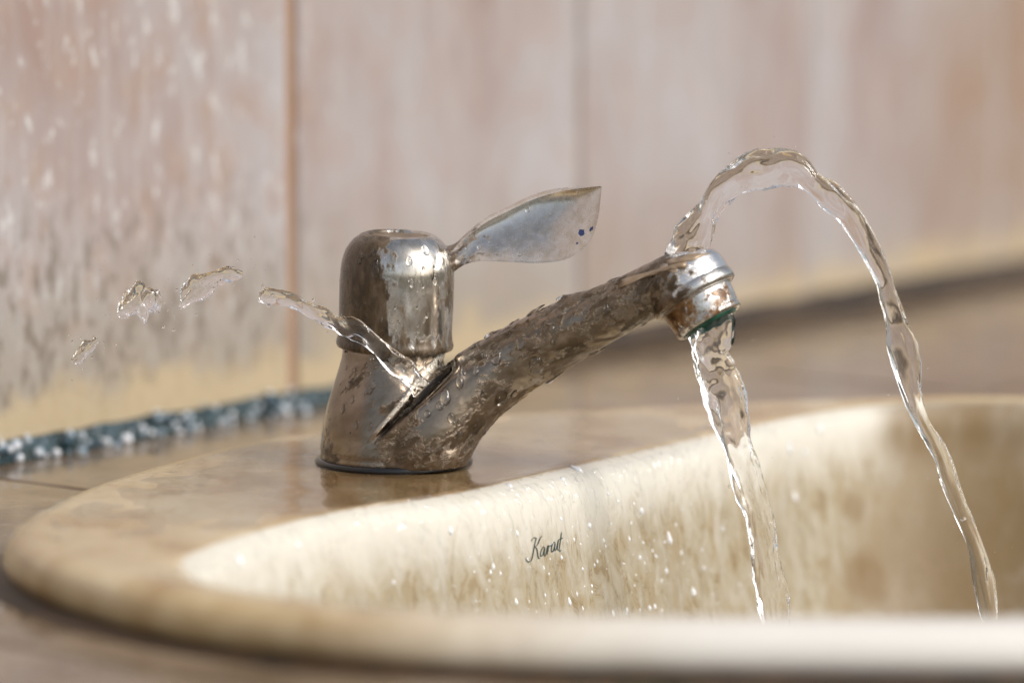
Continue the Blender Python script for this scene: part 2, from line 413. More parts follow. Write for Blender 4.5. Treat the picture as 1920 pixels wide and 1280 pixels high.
for j in range(nv + 1):
    for a in range(NA): vs.append(surf(2 * math.pi * a / NA, j / SUB))
for j in range(nv):
    for a in range(NA):
        b2 = (a + 1) % NA; fs.append((j * NA + a, j * NA + b2, (j + 1) * NA + b2, (j + 1) * NA + a))
bowl_bvh = BVHTree.FromPolygons([Vector(v) for v in vs], fs)
m = Mat("stained_cream_glaze")
z = m.axis(2); x = m.axis(0); y = m.axis(1)
n1 = m.noise(30, 5, 0.6, m.mapped((1, 1, 0.7)), 0.4); n2 = m.noise(150, 6, 0.68, m.mapped((1, 1, 0.5)), 0.7); n3 = m.noise(60, 5, 0.62, m.mapped((1, 1, 0.45)), 0.8)
deckc = m.ramp(n1, [(0.30, (0.36, 0.225, 0.085)), (0.50, (0.54, 0.405, 0.215)), (0.70, (0.66, 0.545, 0.345))])
bowlc = m.ramp(n2, [(0.30, (0.24, 0.165, 0.08)), (0.44, (0.35, 0.29, 0.19)), (0.62, (0.43, 0.385, 0.30))])
bowlc = m.mix(m.rng(n3, 0.48, 0.66, 0, 0.5), bowlc, (0.33, 0.245, 0.13))
rimw = m.rng(z, -0.004, -0.0145, 0, 1)
za = m.n('ShaderNodeAttribute'); za.attribute_name = 'bowl_zone'; inb = m.rng(m.math('ADD', za.outputs['Fac'], m.math('MULTIPLY', n2, 0.25)), 0.30, 0.75)
white = (0.76, 0.73, 0.67)
front = m.math('MULTIPLY', m.rng(m.math('ADD', x, m.math('MULTIPLY', n1, 0.05)), -0.06, 0.10), m.rng(y, -0.16, -0.22, 0, 1))  # strong light on the front right rim, painted as a whiter zone
lipw = m.rng(m.math('ADD', z, m.math('MULTIPLY', n2, 0.012)), -0.024, -0.003, 0.0, 0.85)
bowlc = m.mix(lipw, bowlc, (0.66, 0.63, 0.55))  # paler lip: the highlight on its rounding is part of the colour
for sx_, sy_, r0, r1, am in ((1625, 1085, 5, 15, 0.95), (1600, 950, 3, 9, 0.6), (1712, 812, 5, 20, 0.9), (1790, 800, 5, 22, 0.8), (1880, 800, 8, 26, 0.8), (1800, 960, 10, 60, 0.65), (1910, 1060, 20, 60, .65), (1690, 1120, 10, 45, 0.6)):
    hh_ = bowl_bvh.ray_cast(CAM, ray(sx_, sy_).normalized())
    if hh_[0] is None: continue
    cpt = tuple(hh_[0])
    bowlc = m.mix(m.math('MULTIPLY', m.math('MULTIPLY', m.blob(cpt, r0, r1), am), m.rng(n3, 0.3, 0.6, 0.75, 1.0)), bowlc, (0.20, 0.125, 0.045))
deckc = m.mix(m.math('MULTIPLY', m.blob((-28, -36, 0), 38, 105), m.rng(n1, 0.25, 0.6, 1.0, 0.55)), deckc, (0.17, 0.08, 0.015))
c = m.mix(inb, deckc, bowlc)
c = m.mix(front, c, white)
edge = m.rng(m.math('ADD', z, m.math('MULTIPLY', n1, 0.006)), -0.012, -0.006, 0.6, 0.0)
c2 = m.mix(m.math('MULTIPLY', edge, m.math('SUBTRACT', 1.0, inb)), c, (0.36, 0.235, 0.11))
m.set(Base_Color=c2, Roughness=m.math('ADD', m.rng(n2, 0.35, 0.7, 0.10, 0.26), m.math('MULTIPLY', inb, m.rng(x, 0.09, 0.15, 0.16, 0.42))),
      Normal=m.bump(m.math('MULTIPLY', m.math('ADD', n2, m.math('MULTIPLY', n3, 0.8)), m.math('ADD', 0.18, m.math('MULTIPLY', inb, 0.9))), 0.25, 0.0008))
m.l(m.math('SUBTRACT', 0.4, m.math('MULTIPLY', inb, 0.4)), m.b.inputs["Coat Weight"]); m.b.inputs["Coat Roughness"].default_value = 0.06
M['basin'] = m.m
basin = thing("wash_basin", (110, -50, 0), "cream oval ceramic wash basin, stained brown and dripping wet, set in the counter", "basin")
bowl = mesh_obj("bowl", vs, fs, M['basin'], basin); fix_normals(bowl)
at_ = bowl.data.attributes.new("bowl_zone", 'FLOAT', 'POINT')          # 0 on rim and deck, 1 on the inside wall
at_.data.foreach_set("value", [sstep(12.0, 15.0, (i // NA) / SUB) * (0.35 + 0.65 * sstep(2, 34, (Vector(vs[i]) - Vector((-97, -192, -4))).length)) for i in range(len(vs))])
bowl_bvh = BVHTree.FromPolygons([Vector(v) for v in vs], fs)
# cut the counter open below the basin
cutv = []
for zz in (-150, 20):
    for a in range(160):
        t = 2 * math.pi * a / 160; r = fo(t) - 6
        cutv.append((BC.x + math.cos(t) * r, BC.y + math.sin(t) * r, zz))
cutf = [tuple(reversed(range(160))), tuple(range(160, 320))] + [(a, (a + 1) % 160, 160 + (a + 1) % 160, 160 + a) for a in range(160)]
cutter = mesh_obj("cutter", cutv, cutf, None, None, smooth=False)
bpy.context.view_layer.update()
for o in [slab] + [c_ for c_ in counter.children if c_.name.startswith("counter_tile")]:
    if o is not slab:
        q = o.location * 1000 + W0
        if (q - Vector((95, -60, -18))).length > 430: continue
        o.data = o.data.copy()
    mdc = o.modifiers.new("cut", 'BOOLEAN'); mdc.object = cutter; mdc.operation = 'DIFFERENCE'; mdc.solver = 'EXACT'
dg_ = bpy.context.evaluated_depsgraph_get()
for o in [slab] + list(counter.children):
    if o.modifiers:
        me = bpy.data.meshes.new_from_object(o.evaluated_get(dg_)); o.modifiers.clear(); o.data = me
        if not len(me.polygons): bpy.data.objects.remove(o)
bpy.data.objects.remove(cutter)
# sealant bead round the basin edge, widened and darkened to hold the contact shadow
sv, sf = [], []
m = Mat("dirty_sealant_shadow"); m.set(Base_Color=m.ramp(m.noise(80, 4), [(0.35, (0.018, 0.010, 0.005)), (0.65, (0.06, 0.030, 0.012))]), Roughness=0.5, Normal=m.bump(m.noise(200, 3), 0.5, 0.001)); M['seal'] = m.m
sprof = [(-11, -14.2), (-11, -10.6), (-4, -10.6), (-1.5, -12.6), (5.0, -13.5), (9.0, -14.2)]
for a in range(240):
    t = 2 * math.pi * a / 240; ro = fo(t)
    for k, (dr, zz) in enumerate(sprof):
        r = ro + dr + (1.4 * nz(math.cos(t) * 9, math.sin(t) * 9, 2.2) if k > 2 else 0)
        sv.append((BC.x + math.cos(t) * r, BC.y + math.sin(t) * r, zz))
q = len(sprof)
for a in range(240):
    for k in range(q):
        sf.append((a * q + k, a * q + (k + 1) % q, ((a + 1) % 240) * q + (k + 1) % q, ((a + 1) % 240) * q + k))
sl = mesh_obj("sealant_shadow_bead", sv, sf, M['seal'], basin); fix_normals(sl)

# the maker's word in script, printed on the bowl wall below the deck edge
def pxs(pts): return [(900 + x / 6.4, 960 + y / 6.4) for x, y in pts]
STROKES = [
    [(612,345),(625,315),(650,303),(668,312),(660,350),(645,420),(632,490),(618,555),(598,588),(572,592),(552,572),(546,545)],
    [(742,288),(722,300),(705,340),(685,385),(652,418)],
    [(652,418),(672,428),(684,470),(690,520),(700,548),(712,548)],
    [(772,428),(758,415),(736,440),(722,490),(724,520),(738,522),(756,490),(772,430),(766,480),(766,515),(776,525)],
    [(776,525),(792,480),(806,408),(812,400),(818,402),(812,450),(802,505)],
    [(803,470),(818,420),(832,402),(846,398),(852,408)],
    [(896,365),(884,355),(864,385),(852,440),(856,470),(868,468),(884,430),(896,368),(892,420),(892,455),(902,455)],
    [(902,455),(916,420),(930,350),(934,340),(926,400),(924,440),(934,455)],
    [(942,455),(954,380),(966,300),(972,240)],[(942,455),(954,466),(972,446)],
    [(938,330),(962,318),(990,306)]]
wv, wf = [], []
for st in STROKES:
    pts = spline([p for p in pxs(st)], len(st) * 7)
    hits = []
    for px_, py_ in pts:
        h = bowl_bvh.ray_cast(CAM, ray(px_, py_).normalized())
        if h[0] is not None: hits.append((h[0] + h[1] * (0.25 if h[1].dot(ray(px_, py_)) < 0 else -0.25), h[1]))
    n0 = len(wv)
    for i, (p, nn) in enumerate(hits):
        d = (hits[min(i + 1, len(hits) - 1)][0] - hits[max(0, i - 1)][0]).normalized()
        side = d.cross(nn).normalized()
        u = i / max(1, len(hits) - 1)
        wd = 0.2 * (0.65 + 0.35 * math.sin(math.pi * u)) * (1.15 if abs(d.z) > 0.6 else 0.8)
        wv += [p + side * wd, p - side * wd]
    for i in range(len(hits) - 1): wf.append((n0 + 2 * i, n0 + 2 * i + 1, n0 + 2 * i + 3, n0 + 2 * i + 2))
m = Mat("green_black_print"); m.set(Base_Color=(0.035, 0.06, 0.055), Roughness=0.3); M['ink'] = m.m
o = mesh_obj("printed_word", wv, wf, M['ink'], basin); tag(o, "dark green script word Karat printed on the bowl wall")

# ------------------------------------------------------------------ tap
FB = Vector((-40, 0, 0))
faucet = thing("faucet", FB, "old brass and chrome basin tap, crusted brown, running and leaking on the deck", "faucet")
YAW = 0.26                                       # the spout comes towards the camera by this slope
def toY(px_x): return -(px_x - 740) / 5.6 * YAW
def P(x, y, dy=0.0): return at_y(x, y, toY(x) + dy)
# body casting: column + spout + head, melted together by a voxel remesh, then roughened
col = lathe([(24.6, 1.2), (25.1, 1.6), (25.1, 2.8), (24.7, 3.6), (25.0, 5), (23.9, 13), (22.6, 19), (20.5, 26), (18.5, 32), (17.4, 36), (17.2, 39), (16.4, 40)], FB, (0.0, 0, 1))
sp_px = [(768,872,16.0,-8),(802,822,15.8,-9),(838,776,14.4,-7),(884,732,12.6,-4),(944,690,11.7,-1),(1011,649,10.9),(1070,618,10.2),(1127,592,9.5),(1191,561,8.7),(1230,543,9.0),(1268,531,10.2),(1300,523,9.6)]
sp = [(*P(q_[0], q_[1], q_[3] if len(q_) > 3 else 0), q_[2]) for q_ in sp_px]
spt = tube(spline(sp, 90), 56)
h0 = P(1305, 559); ax = Vector((0.49, -0.26, -0.84)).normalized()
head = lathe([(9.5, -12.6), (12.0, -12.3), (13.3, -11.2), (14.2, -9), (14.5, -6), (14.5, -1.4), (14.2, -0.3), (13.4, 0.0)], h0, ax)
bv, bf = join(col, spt, head)
body = mesh_obj("body", bv, bf, M['spout'], faucet); fix_normals(body)
md = body.modifiers.new("melt", 'REMESH'); md.mode = 'VOXEL'; md.voxel_size = 0.0006; md.use_smooth_shade = True
ms = body.modifiers.new("soft", 'SMOOTH'); ms.factor = 0.6; ms.iterations = 4
def bake(o):
    dg = bpy.context.evaluated_depsgraph_get()
    me = bpy.data.meshes.new_from_object(o.evaluated_get(dg)); o.modifiers.clear(); o.data = me
    me.polygons.foreach_set("use_smooth", [True] * len(me.polygons))
bake(body)
off = FB
cos_ = [v.co.copy() for v in body.data.vertices]; nrms_ = [v.normal.copy() for v in body.data.vertices]
flat_ = []; ridge_ = []; groove_ = []
NA_, NB_ = P(700, 812), P(846, 676)
nd_ = Vector((NB_.x - NA_.x, 0, NB_.z - NA_.z)); nl_ = nd_.length; nd_.normalize(); np_ = Vector((-nd_.z, 0, nd_.x))
for co, n in zip(cos_, nrms_):                    # mineral lumps, thickest on top of the spout
    p = co * 1000 + off
    k = sstep(-32, 0, p.x) * (1 - sstep(30, 48, p.x))
    up = 0.35 + 0.65 * abs(n.z)
    q_ = p.x * 0.86 + p.z * 0.5
    f = nz(q_ / 13, p.y / 6, (p.z * .86 - p.x * .5) / 6); f2 = nz(p.x / 2.6 + 9, p.y / 2.6, p.z / 2.6)
    d = k * up * (0.6 * sstep(0.05, 0.4, f) + 0.35 * max(0, f2) + 0.25 * max(0, nz(p.x / 1.3, p.y / 1.3, p.z / 1.3))) + 0.05 * f2 * (0.4 + k)
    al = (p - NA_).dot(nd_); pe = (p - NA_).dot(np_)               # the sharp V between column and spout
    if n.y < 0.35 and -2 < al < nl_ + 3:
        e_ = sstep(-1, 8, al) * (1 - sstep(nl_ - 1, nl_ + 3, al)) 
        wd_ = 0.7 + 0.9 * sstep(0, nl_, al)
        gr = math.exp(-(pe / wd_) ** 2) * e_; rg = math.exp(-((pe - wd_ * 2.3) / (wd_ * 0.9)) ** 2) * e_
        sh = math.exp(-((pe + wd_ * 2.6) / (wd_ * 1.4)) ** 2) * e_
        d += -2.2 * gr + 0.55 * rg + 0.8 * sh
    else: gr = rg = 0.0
    ridge_.append(rg); groove_.append(gr)
    w_ = co + n * d * 0.001; w_.z = max(w_.z, 0.0012); flat_.extend(w_)
body.data.vertices.foreach_set("co", flat_)
for nm_, va_ in (("pale_ridge", ridge_), ("crevice", groove_)):
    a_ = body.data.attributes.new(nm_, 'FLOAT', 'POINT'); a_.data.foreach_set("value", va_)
body.data.update()
# crisp chromed collar at the end of the spout
colr = mesh_obj("spout_collar", *lathe([(11, -4.4), (14.3, -4.2), (14.75, -3.4), (15.0, -1.2), (14.8, -0.35), (14.0, 0.25), (12.4, 0.3), (12.2, -1)], h0, ax, 112), M['head'], faucet); fix_normals(colr)
# gasket, cap, cap plate
gv = lathe([(20, -0.3), (26.4, -0.2), (26.8, 0.6), (26.5, 1.5), (25.4, 2.0), (20, 2.0)], FB, (0, 0, 1))
m = Mat("black_wet_rubber"); m.set(Base_Color=(0.012, 0.012, 0.013), Roughness=0.12); M['rubber'] = m.m
mesh_obj("gasket", *gv, M['rubber'], faucet)
CD = Vector((0.040, -0.030, 1)).normalized()
C0 = at_y(740, 652, 0)
capp = [(15.5, 0.6), (19.0, 0.2), (19.7, 0.9), (19.75, 2.2), (19.3, 4.2), (19.15, 8), (19.3, 16), (19.25, 24), (18.8, 29), (17.6, 33), (15.6, 36), (13.2, 38), (11.6, 38.8), (10.9, 38.9), (10.3, 38.3), (10.2, 37.4)]
cs = spline([(a, b) for a, b in capp], 90)
cap = mesh_obj("handle_cap", *lathe(cs, C0, CD, 120), M['cap'], faucet); fix_normals(cap)
m = Mat("brown_cap_plate"); nn_ = m.noise(300, 5); m.set(Base_Color=m.ramp(nn_, [(.3, (.13, .085, .045)), (.7, (.26, .19, .12))]), Metallic=0.4, Roughness=0.35, Normal=m.bump(nn_, .4, .0004)); M['plate'] = m.m
mesh_obj("cap_plate", *lathe([(10.1, 37.4), (9.9, 38.0), (8.2, 38.1), (4, 37.7), (0.2, 37.6)], C0, CD, 64), M['plate'], cap)
nk = mesh_obj("neck_ring", *lathe([(14, -5), (16.0, -5), (16.0, 1.5), (14, 1.5)], C0, CD, 64), M['rubber'], faucet)
# lever: a hollowed leaf with a thick folded upper edge
UP = [(838,470),(855,464),(880,441),(913,416),(955,395),(995,376),(1035,363),(1080,354),(1127,349)]
LO = [(838,520),(852,509),(872,496),(900,490),(955,491),(1010,493),(1064,485),(1104,455),(1121,412),(1128,352)]
NU, NV = 60, 24
UPs, LOs = spline(UP, NU), spline(LO, NU)
def lev(u, v, side):
    a, b = UPs[u], LOs[u]
    x = a[0] + (b[0] - a[0]) * v; y = a[1] + (b[1] - a[1]) * v
    wdt = math.hypot(b[0] - a[0], b[1] - a[1]) / 5.6
    q = 1 - (2 * v - 1) ** 2
    s = sstep(0, 0.35, u / (NU - 1))
    depth = -(a[0] - 850) / 5.6 * 0.20 - 1
    bow = q * min(2.6, wdt * 0.17) * s
    tilt = (v - 0.5) * wdt * -0.72                # lower edge nearer the camera, so the face looks up a little
    th = (2.6 + 2.6 * (1 - s)) * (0.35 + 0.65 * q ** 0.5) + 0.9 * (1 - v) ** 3
    if side == 0: return at_y(x, y, depth + bow + tilt - (1 - s) * q * 5 - 0.9 * (1 - v) ** 9)
    p = at_y(x, y, depth + bow * 1.1 + tilt + th + (1 - s) * q * 4)
    p.z += (1 - v) ** 2 * 1.6 * (1 - sstep(.7, 1, u / (NU - 1))); return p
lvv, lvf = [], []
for side in (0, 1):
    for u in range(NU):
        for v in range(NV): lvv.append(lev(u, v / (NV - 1), side))
H = NU * NV
for u in range(NU - 1):
    for v in range(NV - 1):
        a = u * NV + v; lvf.append((a, a + 1, a + NV + 1, a + NV)); lvf.append((H + a, H + a + NV, H + a + NV + 1, H + a + 1))
    for v in (0, NV - 1):
        a = u * NV + v; lvf.append((a, a + NV, H + a + NV, H + a))
for u in (0, NU - 1):
    for v in range(NV - 1): a = u * NV + v; lvf.append((a, a + 1, H + a + 1, H + a))
lever = mesh_obj("lever", lvv, lvf, M['lever'], cap)
bm = bmesh.new(); bm.from_mesh(lever.data); bmesh.ops.remove_doubles(bm, verts=bm.verts, dist=0.00008); bmesh.ops.recalc_face_normals(bm, faces=bm.faces); bm.to_mesh(lever.data); bm.free()
md = lever.modifiers.new("bevel", 'BEVEL'); md.width = 0.0005; md.segments = 3; md.limit_method = 'ANGLE'; md.angle_limit = rad(50)
m = Mat("blue_paint"); m.set(Base_Color=(0.03, 0.06, 0.20), Roughness=0.3); M['blue'] = m.m
lev_dg = bpy.context.evaluated_depsgraph_get()
def world_bvh(o):
    off_ = o.matrix_basis.translation if o.parent is None else None
    t = Vector((0, 0, 0)); q = o
    while q is not None: t = t + q.matrix_basis.translation; q = q.parent
    return BVHTree.FromPolygons([(v.co + t) * 1000 for v in o.data.vertices], [tuple(p.vertices) for p in o.data.polygons])
lever_bvh = world_bvh(lever)
for (x, y, r) in ((1090, 436, 1.25), (1109, 429, 0.8), (1082, 456, 0.4)):
    h = lever_bvh.ray_cast(CAM, ray(x, y).normalized())
    if h[0] is None: continue
    n = h[1] if h[1].dot(ray(x, y)) < 0 else -h[1]
    a = n.orthogonal().normalized(); b = n.cross(a)
    vv = [h[0] + n * 0.12] + [h[0] + n * 0.06 + (a * math.cos(t * .5236) + b * math.sin(t * .5236) * 1.25) * r * random.uniform(.75, 1.1) for t in range(12)]
    o = mesh_obj("cold_mark", vv, [(0, 1 + k, 1 + (k + 1) % 12) for k in range(12)], M['blue'], cap)
# aerator
ae = [(12.9, -1.0), (12.9, 0.3), (12.5, 1.0), (12.3, 3), (11.9, 6.2), (11.7, 7.2), (11.9, 8.2), (11.6, 9.2), (10.6, 9.5), (9.9, 8.9), (9.7, 4.5)]
aer = mesh_obj("aerator", *lathe(spline(ae, 60), h0, ax, 96, cap1=False), M['aerator'], faucet); fix_normals(aer)
m = Mat("green_outlet_liner"); m.set(Base_Color=m.ramp(m.noise(200, 3), [(.3, (.006, .03, .018)), (.7, (.02, .085, .055))]), Roughness=0.15); M['green'] = m.m
grn = mesh_obj("outlet_liner", *lathe([(9.6, 5), (9.7, 9.3), (9.1, 10.6), (8.3, 10.4), (8.0, 6), (0.2, 5.8)], h0, ax, 64, cap0=False, cap1=False), M['green'], aer)
tag(grn, "dark green plastic liner in the outlet")
body_bvh = world_bvh(body); cap_bvh = world_bvh(cap); aer_bvh = world_bvh(aer)

def decal(name, outline, bvh, mat, parent, lift, thick, grid=22, label=None):
    """a thin plate moulded on a surface: jagged outline (photo pixels) dropped on the metal, given real thickness"""
    cx = sum(p[0] for p in outline) / len(outline); cy_ = sum(p[1] for p in outline) / len(outline)
    ring, allv, fs_ = [], [], []
    L = 5
    for k in range(L + 1):
        f = k / L
        for p in outline:
            x, y = cx + (p[0] - cx) * f, cy_ + (p[1] - cy_) * f
            h = bvh.ray_cast(CAM, ray(x, y).normalized())
            if h[0] is None:
                h = bvh.find_nearest(at_y(x, y, toY(x)))
            n = h[1]
            allv.append(h[0] + n * (lift if k < L else lift * .4))
    n_ = len(outline)
    for k in range(L):
        for i in range(n_):
            i2 = (i + 1) % n_; fs_.append((k * n_ + i, k * n_ + i2, (k + 1) * n_ + i2, (k + 1) * n_ + i))
    base = len(allv)
    for i in range(n_):
        x, y = outline[i]; h = bvh.find_nearest(Vector(allv[L * n_ + i])); allv.append(h[0] - h[1] * 0.2)
    for i in range(n_):
        i2 = (i + 1) % n_; fs_.append((L * n_ + i, L * n_ + i2, base + i2, base + i))
    o = mesh_obj(name, allv, fs_, mat, parent); fix_normals(o); return o
def crp(pts): return [(1100 + x / 4.74, 420 + y / 4.74) for x, y in pts]
m = Mat("tan_mineral_scale"); nn_ = m.noise(260, 5); m.set(Base_Color=m.ramp(nn_, [(.3, (.27, .19, .115)), (.7, (.42, .32, .225))]), Metallic=0.25, Roughness=0.28, Normal=m.bump(nn_, .35, .0004)); M['scale'] = m.m
decal("scale_flake", crp([(290,500),(440,455),(560,425),(700,380),(820,345),(890,335),(885,385),(800,388),(760,405),(640,440),(500,480),(380,540),(280,572)]), body_bvh, M['scale'], faucet, 0.45, 0.3)
decal("scale_flake", crp([(700,330),(800,295),(900,270),(1010,262),(1110,258),(1040,280),(985,305),(950,325),(900,330),(820,345),(740,365)]), body_bvh, M['scale'], faucet, 0.45, 0.3)
decal("scale_flake", crp([(700,410),(780,395),(815,400),(800,430),(770,440),(740,420)]), body_bvh, M['scale'], faucet, 0.35, 0.3)

# ------------------------------------------------------------------ droplets
def drop_mesh(c, n, r, sag=0.0, flat=0.5):
    n = n.normalized(); g = Vector((0, 0, -1)); g = (g - n * g.dot(n))
    g = g.normalized() if g.length > 0.05 else n.orthogonal().normalized()
    s = n.cross(g); vs, fs = [], []
    R, K = 5, 14
    for i in range(R):
        ph = (i / (R - 0.0)) * math.pi / 2
        for k in range(K):
            t = 2 * math.pi * k / K
            el = 1 + sag * (0.9 if math.cos(t) > 0 else 1.6) * abs(math.cos(t))
            rr = r * math.cos(ph)
            vs.append(c - n * 0.15 + g * math.cos(t) * rr * el + s * math.sin(t) * rr * (1 - 0.25 * sag * (math.cos(t) < 0)) + n * r * flat * (math.sin(ph) * (1 + 0.35 * sag * math.cos(t))))
    vs.append(c + n * r * flat)
    for i in range(R - 1):
        for k in range(K):
            k2 = (k + 1) % K; fs.append((i * K + k, i * K + k2, (i + 1) * K + k2, (i + 1) * K + k))
    for k in range(K): fs.append(((R - 1) * K + k, (R - 1) * K + (k + 1) % K, R * K))
    fs.append(tuple(reversed(range(K))))
    return vs, fs
def scatter(bvh, region, n, r0, r1, sag, flat=0.5):
    """n drops at random directions from a viewpoint round the object"""
    out = []; tries = 0
    while len(out) < n and tries < n * 20:
        tries += 1
        x, y = random.uniform(region[0], region[2]), random.uniform(region[1], region[3])
        h = bvh.ray_cast(CAM, ray(x, y).normalized())
        if h[0] is None: continue
        nn_h = -h[1] if h[1].dot(ray(x, y)) > 0 else h[1]
        r = r0 + (r1 - r0) * random.random() ** 3
        out.append(drop_mesh(h[0], nn_h, r, sag * random.random(), flat))
    return out
ds = scatter(body_bvh, (640, 480, 1260, 860), 150, 0.3, 1.5, 0.6) + scatter(cap_bvh, (630, 430, 850, 660), 70, 0.25, 1.1, 0.9) \
    + scatter(lever_bvh, (860, 350, 1120, 490), 14, 0.2, 0.6, 0.5)
for (x, y, r, sag, b) in ((704,507,1.6,1.0,cap_bvh),(767,490,1.3,.3,cap_bvh),(834,492,.8,.5,cap_bvh),(815,520,1.2,1.6,cap_bvh),(798,470,1.5,.4,cap_bvh),(680,478,1.1,.4,cap_bvh),
                       (930,670,2.0,.5,body_bvh),(1005,686,2.7,.2,body_bvh),(957,645,.9,.3,body_bvh),(986,620,.7,.2,body_bvh),(892,695,1.0,1.,body_bvh),(862,712,1.6,1.4,body_bvh),
                       (835,745,2.0,.5,body_bvh),(940,745,2.4,.4,body_bvh),(1036,640,.9,.3,body_bvh),(905,748,1.3,1,body_bvh),(899,463,.9,.3,lever_bvh),(990,394,.9,.2,lever_bvh),(975,476,1.0,.3,lever_bvh)):
    h = b.ray_cast(CAM, ray(x, y).normalized())
    if h[0] is not None: ds.append(drop_mesh(h[0], h[1] if h[1].dot(ray(x, y)) < 0 else -h[1], r, sag, 0.5))
for (x, y, r) in ((1115,655,2.4),(1035,712,2.0),(1052,704,1.3),(1060,560,2.2),(1000,583,2.6),(925,628,2.4),(1150,528,1.6),(890,644,1.8),(962,606,1.5),(1210,612,1.2)):
    h = body_bvh.find_nearest(P(x, y))
    ds.append(drop_mesh(h[0], h[1], r, 0.5, 0.42))
o = mesh_obj("tap_droplets", *join(*ds), M['drop'], None, origin=FB); fix_normals(o)
tag(o, "clear water droplets beaded over the tap", "water droplets", kind="stuff")

# ------------------------------------------------------------------ streams
def stream(name, path, label, seed, seg=40, n=260, aspect=0.48, rough=0.16, twist=5.0, cat="water stream", fine=0.05, mat="water"):
    pts = spline(path, n)
    fb = 0.001
    def rad_(u, t):
        s = u * len(path)
        a = 1 + rough * 0.7 * math.sin(2 * t + twist * u * 5 + seed) + rough * 0.35 * math.sin(3 * t - twist * u * 7 + seed * 2) \
            + rough * 1.5 * nz(math.cos(t) * 1.1 + seed, math.sin(t) * 1.1, u * n / 24.0) \
            + fine * 2.4 * nz(math.cos(t) * 3.2 + u * 2, math.sin(t) * 3.2 + seed, u * n / 26.0) + fine * nz(math.cos(t) * 5, math.sin(t) * 5 + seed, u * n / 9.0)
        return a, a * aspect
    vs, fs = tube(pts, seg, rad_, True)
    o = mesh_obj(name, vs, fs, M[mat], None, origin=pts[0][:3]); fix_normals(o)
    return tag(o, label, cat)
def edges(rows, dy=0.0, yfun=None):
    """rows (xl, yl, xr, yr): the two edges of a jet in the photo -> centreline and radius"""
    out = []
    for xl, yl, xr, yr in rows:
        xl, yl, xr, yr = xl - (xr - xl) * .05, yl - (yr - yl) * .05, xr + (xr - xl) * .05, yr + (yr - yl) * .05
        cx, cy2 = (xl + xr) / 2, (yl + yr) / 2
        Y = yfun(cx, cy2); p = at_y(cx, cy2, Y)
        r = math.hypot(xr - xl, yr - yl) / 2 / (FPX / ((Y - CAM.y) * 1.0))
        out.append((*p, r))
    return out
YN = toY(1330) - 2
jet = edges([(1290,606,1368,584),(1297,640,1371,618),(1299,672,1368,655),(1311,705,1374,688),(1324,742,1390,722),(1342,795,1401,770),(1357,842,1407,825),(1372,890,1418,868),(1386,935,1430,915),(1402,978,1442,955),
             (1406,1020,1454,1000),(1413,1062,1462,1050),(1420,1110,1470,1100),(1428,1160,1478,1155),(1436,1215,1488,1210),(1446,1270,1498,1265),(1456,1330,1508,1325)], yfun=lambda x, y: YN - (y - 600) * 0.03)
stream("water_jet", jet, "main clear water jet pouring from the green-lined tap outlet into the bowl", 1.3, rough=0.11, n=340, seg=48, fine=0.07, mat="water_rough")
arc = edges([(1262,512,1318,500),(1256,494,1321,482),(1254,482,1322,468),(1262,462,1326,452),(1277,436,1330,446),(1298,400,1338,424),(1312,372,1352,400),(1330,345,1366,378),(1356,318,1388,362),(1390,297,1412,356),(1428,286,1432,351),(1466,284,1460,344),
             (1505,296,1488,348),(1536,326,1512,362),(1562,345,1544,390),(1590,372,1570,408),(1612,402,1592,432),(1634,440,1612,464),(1652,478,1630,502),(1672,520,1648,538),(1686,560,1654,578),(1698,600,1664,614),(1714,640,1668,652),
             (1720,690,1682,704),(1726,740,1698,752),(1738,780,1716,796),(1760,812,1736,836),(1780,850,1752,870),(1794,890,1764,905),(1808,930,1780,945),(1824,970,1796,985),(1842,1010,1810,1022),(1860,1052,1816,1062),(1868,1090,1822,1104),(1872,1140,1836,1146),(1868,1160,1846,1166)],
            yfun=lambda x, y: toY(1290) - (x - 1290) / 5.6 * 0.10)
arc = [(*q[:3], q[3] * (1 - 0.22 * sstep(22, 30, i) + 0.25 * sstep(33, 37, i))) for i, q in enumerate(arc)]
stream("water_jet_arc", arc, "thin water jet leaking up from the spout top and arching over to the right", 4.1, n=520, seg=40, rough=0.18, twist=7, fine=0.06)
yl = lambda x, y: -26 + (800 - x) / 5.6 * 0.12
spurt = edges([(806,716,782,742),(790,700,766,724),(770,682,748,706),(745,662,722,682),(715,636,694,658),(682,610,664,634),(655,598,640,626),(632,590,618,614),(605,578,592,600),(575,564,564,586),(545,552,538,574),(515,544,510,568),(496,542,494,568),(487,546,486,562)], yfun=yl)
stream("water_spurt", spurt, "thin water spurt shooting left out of the crevice across the tap cap", 2.2, n=240, seg=36, rough=0.2, twist=6, fine=0.08, cat="water spurt")
frag = [("long ragged water blob flying left of the spurt, highest of the loose ones", [(455,510,455,522),(430,503,436,524),(405,506,412,530),(380,514,390,546),(358,532,366,562),(340,560,350,574),(336,574,340,579)]),
        ("round ragged water blob flying between the long blob and the lowest drop", [(305,560,300,580),(290,546,288,590),(270,540,268,596),(250,552,250,594),(232,572,236,596),(222,590,226,598)]),
        ("faint small water drop flying leftmost and lowest of the loose ones", [(180,630,184,640),(166,640,172,656),(150,656,156,674),(136,672,140,684)])]
for i, (lb, rows) in enumerate(frag):
    stream("water_drop", edges(rows, yfun=yl), lb, 5 + i * 1.7, n=70, seg=28, rough=0.34, twist=3, cat="water drop", fine=.16).__setitem__("group", "water drops flying left of the tap")

